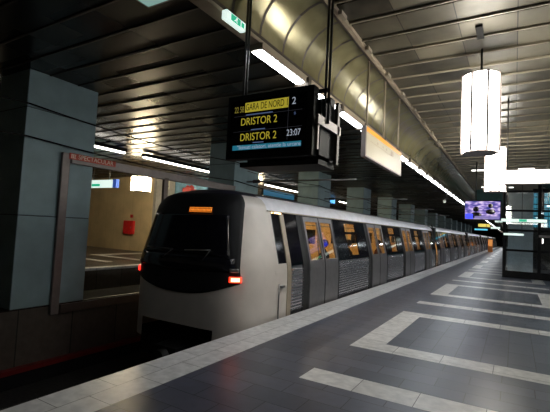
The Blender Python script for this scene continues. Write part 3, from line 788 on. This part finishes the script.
b.box((dx1+.03, Yd-.02, dz0+.26), (dx1+.06, Yd+.48, dz0+.34), 'bronze'); b.box((dx1+.03, Yd+.40, dz0-.02), (dx1+.06, Yd+.45, dz1-.05), 'seam'); b.box((dx1+.03, Yd+.0, dz0+.05), (dx1+.05, Yd+.03, dz0+.30), 'bronze')
b.box((dx1, Yd+.10, dz0+.02), (dx1+.025, Yd+.42, dz1-.10), 'black'); b.build('side_bracket', db)
for xx in (-2.30, -1.415):
    b = MB(); 
    for d in (-.016, .016): b.tube((xx+d, Yd+.16, dz0+.30 if xx > -2 else dz1-.1), (xx+d, Yd+.16, HC if xx > -2 else 3.985), .012, 'pole_d', 10)
    if xx > -2: b.ball((xx+.03, Yd+.12, dz1-.12), .026, 'black')
    b.build('pole', db)
b = MB(); b.box((dx0+.08, Yd+.14, dz1-.02), (dx1+.06, Yd+.18, dz1+.005), 'black'); b.build('cross_bar', db)

# ================================================================== MAP SIGN
ms = thing('map_sign', 'lit cream map panel with orange top band hanging on three rods', 'sign', (-1.87, 5.5, 2.72))
b = MB(); b.box((-1.905, 5.5, 2.70), (-1.835, 7.6, 3.15), 'mauve'); b.build('case', ms, bevel=.005)
b = MB(); b.box((-1.835, 5.53, 2.72), (-1.832, 7.58, 3.07), 'map'); b.build('face', ms)['label'] = 'cream lit map face'
b = MB(); b.box((-1.835, 5.53, 3.07), (-1.831, 7.58, 3.14), 'orange'); b.build('top_band', ms)['label'] = 'orange band'
fc = MB(); fc.box((-1.8315, 5.72, 2.955), (-1.8300, 6.95, 2.963), 'mapink')
for y_, z_, a, c in ((6.05, 2.985, .06, .03), (6.35, 2.99, .05, .03), (6.55, 2.985, .05, .04), (6.85, 2.965, .16, .07)): fc.box((-1.8315, y_, z_), (-1.830, y_+a, z_+c), 'mapink')
fc.build('line_diagram', ms)
for y_ in (5.62, 6.5, 7.45):
    b = MB(); b.tube((-1.87, y_, 3.15), (-1.87, y_, 4.19), .016, 'trim', 10); b.build('rod', ms)

# exit sign and other hanging light boxes
def exit_sign(x, y, z, label, ln=.32, hh=.13):
    t = thing('exit_sign', label, 'sign', (x, y, z), 'green running figure exit signs')
    b = MB(); b.box((x-.03, y, z), (x+.03, y+ln, z+hh), 'exitwhite'); b.build('case', t, bevel=.008)
    b = MB(); b.box((x+.03, y+ln*.22, z+.012), (x+.033, y+ln*.70, z+hh-.012), 'exitgreen'); b.box((x+.03, y+ln*.76, z+.02), (x+.033, y+ln*.90, z+hh-.02), 'exitgreen'); pn = b.build('green_panel', t)
    b = MB()
    c = y+ln*.47
    b.ball((x+.034, c+.012, z+hh*.72), .010, 'exitwhite', (.2, 1, 1), 8)
    b.tube((x+.034, c, z+hh*.64), (x+.034, c-.008, z+hh*.42), .005, 'exitwhite', 6); b.tube((x+.034, c-.008, z+hh*.42), (x+.034, c+.018, z+hh*.26), .004, 'exitwhite', 6)
    b.tube((x+.034, c-.008, z+hh*.42), (x+.034, c-.03, z+hh*.28), .004, 'exitwhite', 6); b.tube((x+.034, c, z+hh*.6), (x+.034, c+.022, z+hh*.5), .003, 'exitwhite', 6)
    b.build('running_figure', pn)
    b = MB(); b.tube((x, y+ln*.5, z+hh), (x, y+ln*.5, 3.56 if z > 3.4 else 3.475), .008, 'pole'); b.build('hanger', t)
    return t
exit_sign(-2.28, 2.75, 3.48, 'green and white lit exit sign under the cove edge near the departure board poles', .30, .085)
exit_sign(-2.33, 24.5, 3.05, 'small distant lit exit sign beside the video screen', .6, .25)
t = thing('light_box', 'pale teal lit box hanging above the near track at the top edge of the picture', 'light', (-3.1, 2.56, 3.68))
b = MB(); b.box((-3.12, 2.2, 3.71), (-2.5, 2.61, 3.82), 'mauve'); b.build('case', t)
b = MB(); b.box((-3.09, 2.23, 3.70), (-2.52, 2.58, 3.71), 'teal_lit'); b.build('diffuser', t)
b = MB(); b.tube((-2.9, 2.42, 3.8), (-2.9, 2.42, 4.2), .01, 'pole'); b.build('hanger', t)
# big hanging sign on the right
t = thing('hanging_sign', 'long glowing white sign box hanging across the platform at the right edge', 'sign', (-.22, 8.3, 2.6))
b = MB(); b.box((-.235, 8.305, 2.63), (1.9, 8.42, 2.86), 'signglow'); b.build('light_box', t)
b = MB(); b.box((-.25, 8.31, 2.61), (1.92, 8.41, 2.63), 'mauve'); b.box((-.25, 8.31, 2.86), (1.92, 8.41, 2.875), 'mauve'); b.build('frame', t)
for xx in (-.12, 1.6):
    b = MB(); b.tube((xx, 8.36, 2.87), (xx, 8.36, HC), .012, 'pole'); b.build('rod', t)

# loudspeaker
t = thing('loudspeaker', 'small pale horn loudspeaker under the cove edge near the far exit sign', 'loudspeaker', (-2.55, 18.7, 3.15))
b = MB(); b.tube((-2.6, 18.8, 3.2), (-2.6, 18.6, 3.16), .03, 'paleprint', 12, .065); b.build('horn', t)
b = MB(); b.tube((-2.6, 18.8, 3.2), (-2.5, 18.8, 3.66), .012, 'pole'); b.build('bracket', t)

# ================================================================== VIDEO SCREEN
Ym = 15.0; mx0, mx1, mz0, mz1 = -1.47, -.37, 2.24, 2.90
vm, nt, pb = newmat('video picture')
t_ = nt.nodes.new('ShaderNodeTexCoord'); n_ = nt.nodes.new('ShaderNodeTexNoise'); n_.inputs['Scale'].default_value = 5; n_.inputs['Detail'].default_value = 2
mp = nt.nodes.new('ShaderNodeMapping'); mp.inputs['Scale'].default_value = (1, 1, 3); nt.links.new(t_.outputs['Object'], mp.inputs[0]); nt.links.new(mp.outputs[0], n_.inputs['Vector'])
cr = nt.nodes.new('ShaderNodeValToRGB'); e_ = cr.color_ramp.elements; e_[0].position = .38; e_[0].color = (.02, .03, .25, 1); e_[1].position = .62; e_[1].color = (.75, .62, .85, 1)
e2 = e_.new(.5); e2.color = (.22, .14, .55, 1)
nt.links.new(n_.outputs['Fac'], cr.inputs[0]); nt.links.new(cr.outputs[0], pb.inputs['Emission Color']); pb.inputs['Emission Strength'].default_value = 1.0; pb.inputs['Base Color'].default_value = (.02, .02, .03, 1)
MT['video'] = vm
t = thing('video_screen', 'hanging video screen with a bluish purple picture of two dark heads', 'screen', (mx0, Ym, mz0))
b = MB(); b.box((mx0, Ym, mz0), (mx1, Ym+.09, mz1), 'black'); b.build('case', t)
b = MB(); b.box((mx0+.03, Ym-.004, mz0+.03), (mx1-.03, Ym, mz1-.03), 'video'); sc2 = b.build('picture', t)
b = MB()
for xx, rr, zz_ in ((-1.11, .09, 2.60), (-.68, .075, 2.72)):
    b.ball((xx, Ym-.006, zz_), rr, 'gloss', (1, .03, 1)); b.ball((xx, Ym-.006, zz_-.20), rr*1.9, 'gloss', (1, .03, .6))
b.build('figures', sc2)
b = MB(); b.box((-1.15, Ym-.012, mz0+.04), (mx1-.05, Ym-.009, mz0+.13), emis('purple caption', (.18, .15, .40), .8)); b.build('caption_bar', sc2)
b = MB(); b.box((mx0+.04, Ym-.012, mz0+.04), (-1.2, Ym-.009, mz0+.2), emis('vivid blue corner', (.03, .05, .9), 1.2)); b.build('blue_corner', sc2)
b = MB(); b.tube((-1.12, Ym+.05, mz1), (-1.12, Ym+.05, HC), .02, 'pole_d'); b.build('rod', t)

# ================================================================== LIFT SHAFT
Yl = 20.4; lx0, lx1 = -.43, 2.3
lf = thing('lift_shaft', 'dark framed glass lift shaft standing on the platform at the right', 'lift', (lx0, Yl, 0))
b = MB(); b.box((lx0, Yl, 0), (lx1, Yl+2.6, .30), 'black'); b.build('plinth', lf)
for xx, yy in ((lx0, Yl), (lx1-.12, Yl), (lx0, Yl+2.48), (lx1-.12, Yl+2.48), (.86, Yl)):
    b = MB(); b.box((xx, yy, .30), (xx+.12, yy+.12, HC-.05), 'black'); b.build('post', lf)
for z in (1.15, 2.02, 2.88, 3.72):
    b = MB(); b.box((lx0+.12, Yl+.02, z), (lx1-.12, Yl+.09, z+.09), 'black'); b.box((lx0+.02, Yl+.12, z), (lx0+.09, Yl+2.48, z+.09), 'black'); b.build('rail', lf)
for (z0, z1) in ((.30, 1.15), (1.24, 2.02), (2.11, 2.88), (2.97, 3.72)):
    b = MB(); b.box((-.23, Yl+.055, z0), (.70, Yl+.07, z1), 'frost'); b.build('grey_pane', lf)
    b = MB(); b.box((lx0+.12, Yl+.035, z0), (lx1-.12, Yl+.043, z1), 'liftglass'); b.build('glass_pane', lf)
    b = MB(); b.box((lx0+.05, Yl+.12, z0), (lx0+.06, Yl+2.48, z1), 'liftglass'); b.build('glass_pane', lf)
b = MB(); b.box((.75, Yl+2.3, .3), (2.15, Yl+2.4, HC-.06), 'black'); b.build('rear_wall', lf)
for i in range(2):
    for j in range(3):
        b = MB(); x_ = .76+i*.45; z_ = 2.30+j*.56
        for q in range(2):
            b.box((x_+q*.17, Yl+2.26, z_), (x_+.145+q*.17, Yl+2.29, z_+.30), 'cyan'); b.box((x_+q*.17, Yl+2.26, z_+.34), (x_+.145+q*.17, Yl+2.29, z_+.50), 'cyan')
        b.build('blue_window', lf)['label'] = 'blue lit window'
b = MB(); b.box((.90, Yl-.02, 1.80), (1.35, Yl-.005, 1.9), 'steel_d'); b.box((1.02, Yl-.02, 1.55), (1.06, Yl-.0, 1.75), 'signwhite'); b.build('call_panel', lf)
b = MB(); b.box((-1.78, 23.3, 3.35), (-.5, 23.5, HC-.03), 'teal'); tag(b.build('ceiling_bulkhead'), 'teal painted ceiling bulkhead behind the video screen', 'bulkhead')

# ---------------- small far things
def hsign(x0, x1, y, z0, z1, m, label, body=None):
    t = thing('hanging_sign', label, 'sign', (x0, y, z0))
    b = MB(); b.box((x0, y, z0), (x1, y+.08, z1), 'black'); b.build('case', t)
    b = MB(); b.box((x0+.01, y-.01, z0+.01), (x1-.01, y, z1-.01), m); f = b.build('face', t)
    for xx in (x0+.1*(x1-x0), x1-.1*(x1-x0)):
        b = MB(); b.tube((xx, y+.04, z1), (xx, y+.04, HC), .01, 'pole_d', 6); b.build('rod', t)
    return t, f
t, f = hsign(-.55, 1.03, 17.6, 2.31, 2.44, 'exitwhite', 'long thin pale green direction sign hanging in front of the lift shaft')
b = MB(); b.box((.15, 17.585, 2.33), (.40, 17.59, 2.42), 'exitgreen'); b.build('arrow_panel', f)
hsign(-.36, .32, 17.9, 1.80, 1.90, 'exitwhite', 'lower short pale sign in front of the lift shaft')
hsign(-2.9, -1.9, 42, 2.75, 3.05, emis('yellow far sign', (.7, .55, .1), .8), 'small yellow lit sign far down the platform')
hsign(-2.9, -1.9, 38, 2.35, 2.5, emis('cyan far sign', (.1, .5, .7), 1), 'small cyan lit sign far down the platform below the yellow one')
hsign(-1.1, -.65, 30, 2.75, 2.95, 'exitwhite', 'small white lit sign just left of the lift shaft')
hsign(-1.2, -.7, 27, 2.25, 2.38, 'exitwhite', 'lower white lit sign just left of the lift shaft')
t = thing('vending_machine', 'distant orange lit vending machine at the end of the platform', 'machine', (-2.9, 60, 0))
b = MB(); b.box((-2.95, 60, 0), (-2.4, 60.6, 1.7), 'seatm'); b.build('cabinet', t)
b = MB(); b.box((-2.9, 59.98, .8), (-2.45, 60, 1.6), emis('orange machine front', (1, .40, .10), .6)); b.build('lit_front', t)
# far platform details
t = thing('fire_cabinet', 'red fire hose cabinet on the beige wall of the far platform', 'cabinet', (-19.2, 15.5, .95))
b = MB(); b.box((-19.2, 15.32, .92), (-18.42, 15.495, 1.68), 'firebox'); b.build('body', t, bevel=.01)
b = MB(); b.box((-19.15, 15.30, .97), (-18.47, 15.32, 1.63), 'firebox'); d_ = b.build('door', t)
b = MB(); b.box((-18.55, 15.28, 1.25), (-18.5, 15.30, 1.35), 'pole'); b.build('handle', d_)
b = MB(); b.box((-18.82, 15.45, 1.85), (-18.66, 15.5, 2.03), 'firebox'); tag(b.build('alarm_button'), 'small red alarm call point above the fire cabinet', 'alarm')
t = thing('hanging_sign', 'lit white and green sign with a blue end hanging over the far platform', 'sign', (-17.6, 12, 3.14))
b = MB(); b.box((-17.8, 12, 3.16), (-15.95, 12.12, 3.52), 'exitwhite'); b.build('light_box', t)
b = MB(); b.box((-15.95, 11.98, 3.15), (-15.7, 12.14, 3.53), emis('navy sign end', (.05, .12, .5), .5)); b.build('end_cap', t)['label'] = 'blue end'
b = MB(); b.box((-17.5, 11.985, 3.22), (-16.9, 12, 3.34), 'exitgreen'); b.build('green_text_panel', t)
b = MB(); b.tube((-16.3, 12.06, 3.52), (-16.3, 12.06, HC), .02, 'pole'); b.tube((-17.5, 12.06, 3.52), (-17.5, 12.06, HC), .02, 'pole'); b.build('rod', t)
t = thing('poster', 'blue advertising poster with red figures on the far platform wall above the train', 'poster', (-16.88, 17.3, 2.0))
b = MB(); b.box((-16.9, 16.9, 2.6), (-16.87, 21.5, 4.1), 'poster'); sh = b.build('sheet', t)
b = MB()
for yy, zz_, r_ in ((17.9, 3.75, .17), (18.25, 3.8, .17), (17.6, 3.65, .12), (18.6, 3.65, .12)): b.ball((-16.87, yy, zz_), r_*1.3, 'posterred', (.05, 1, 1))
b.build('red_figures', sh)
t = thing('notice', 'small pictogram notice on the pale far wall left of the blue poster', 'sign', (-16.88, 16.2, 3.6))
b = MB(); b.box((-16.9, 16.0, 3.55), (-16.88, 16.45, 4.15), 'paleprint'); sh = b.build('plate', t)
b = MB(); b.ball((-16.875, 16.22, 4.03), .05, 'black', (.2, 1, 1)); b.tube((-16.875, 16.22, 3.98), (-16.875, 16.25, 3.80), .02, 'black', 6); b.tube((-16.875, 16.25, 3.8), (-16.875, 16.36, 3.72), .02, 'black', 6)
b.tube((-16.875, 16.15, 3.70), (-16.875, 16.32, 3.66), .03, 'black', 6); b.build('pictogram', sh)
hb = thing('hanging_sign', 'small blue lit sign above the far track beside the third column', 'sign', (-11.9, 28, 4.0))
b = MB(); b.box((-11.95, 27.9, 3.72), (-11.9, 28.9, 4.15), 'black'); b.build('case', hb)
b = MB(); b.box((-11.9, 27.95, 3.75), (-11.89, 28.85, 4.12), 'bluelit'); b.build('face', hb)
hb = thing('hanging_sign', 'long dim blue sign above the far track right of the second column', 'sign', (-12, 18.6, 3.3))
b = MB(); b.box((-12.1, 18.7, 3.45), (-12.0, 22.4, 3.85), 'black'); b.build('case', hb)
b = MB(); b.box((-12.0, 18.75, 3.48), (-11.99, 22.35, 3.82), 'darkblue'); b.build('face', hb)
b = MB(); b.tube((-12.05, 19.5, 3.85), (-12.05, 19.5, HC), .02, 'pole_d'); b.build('rod', hb)
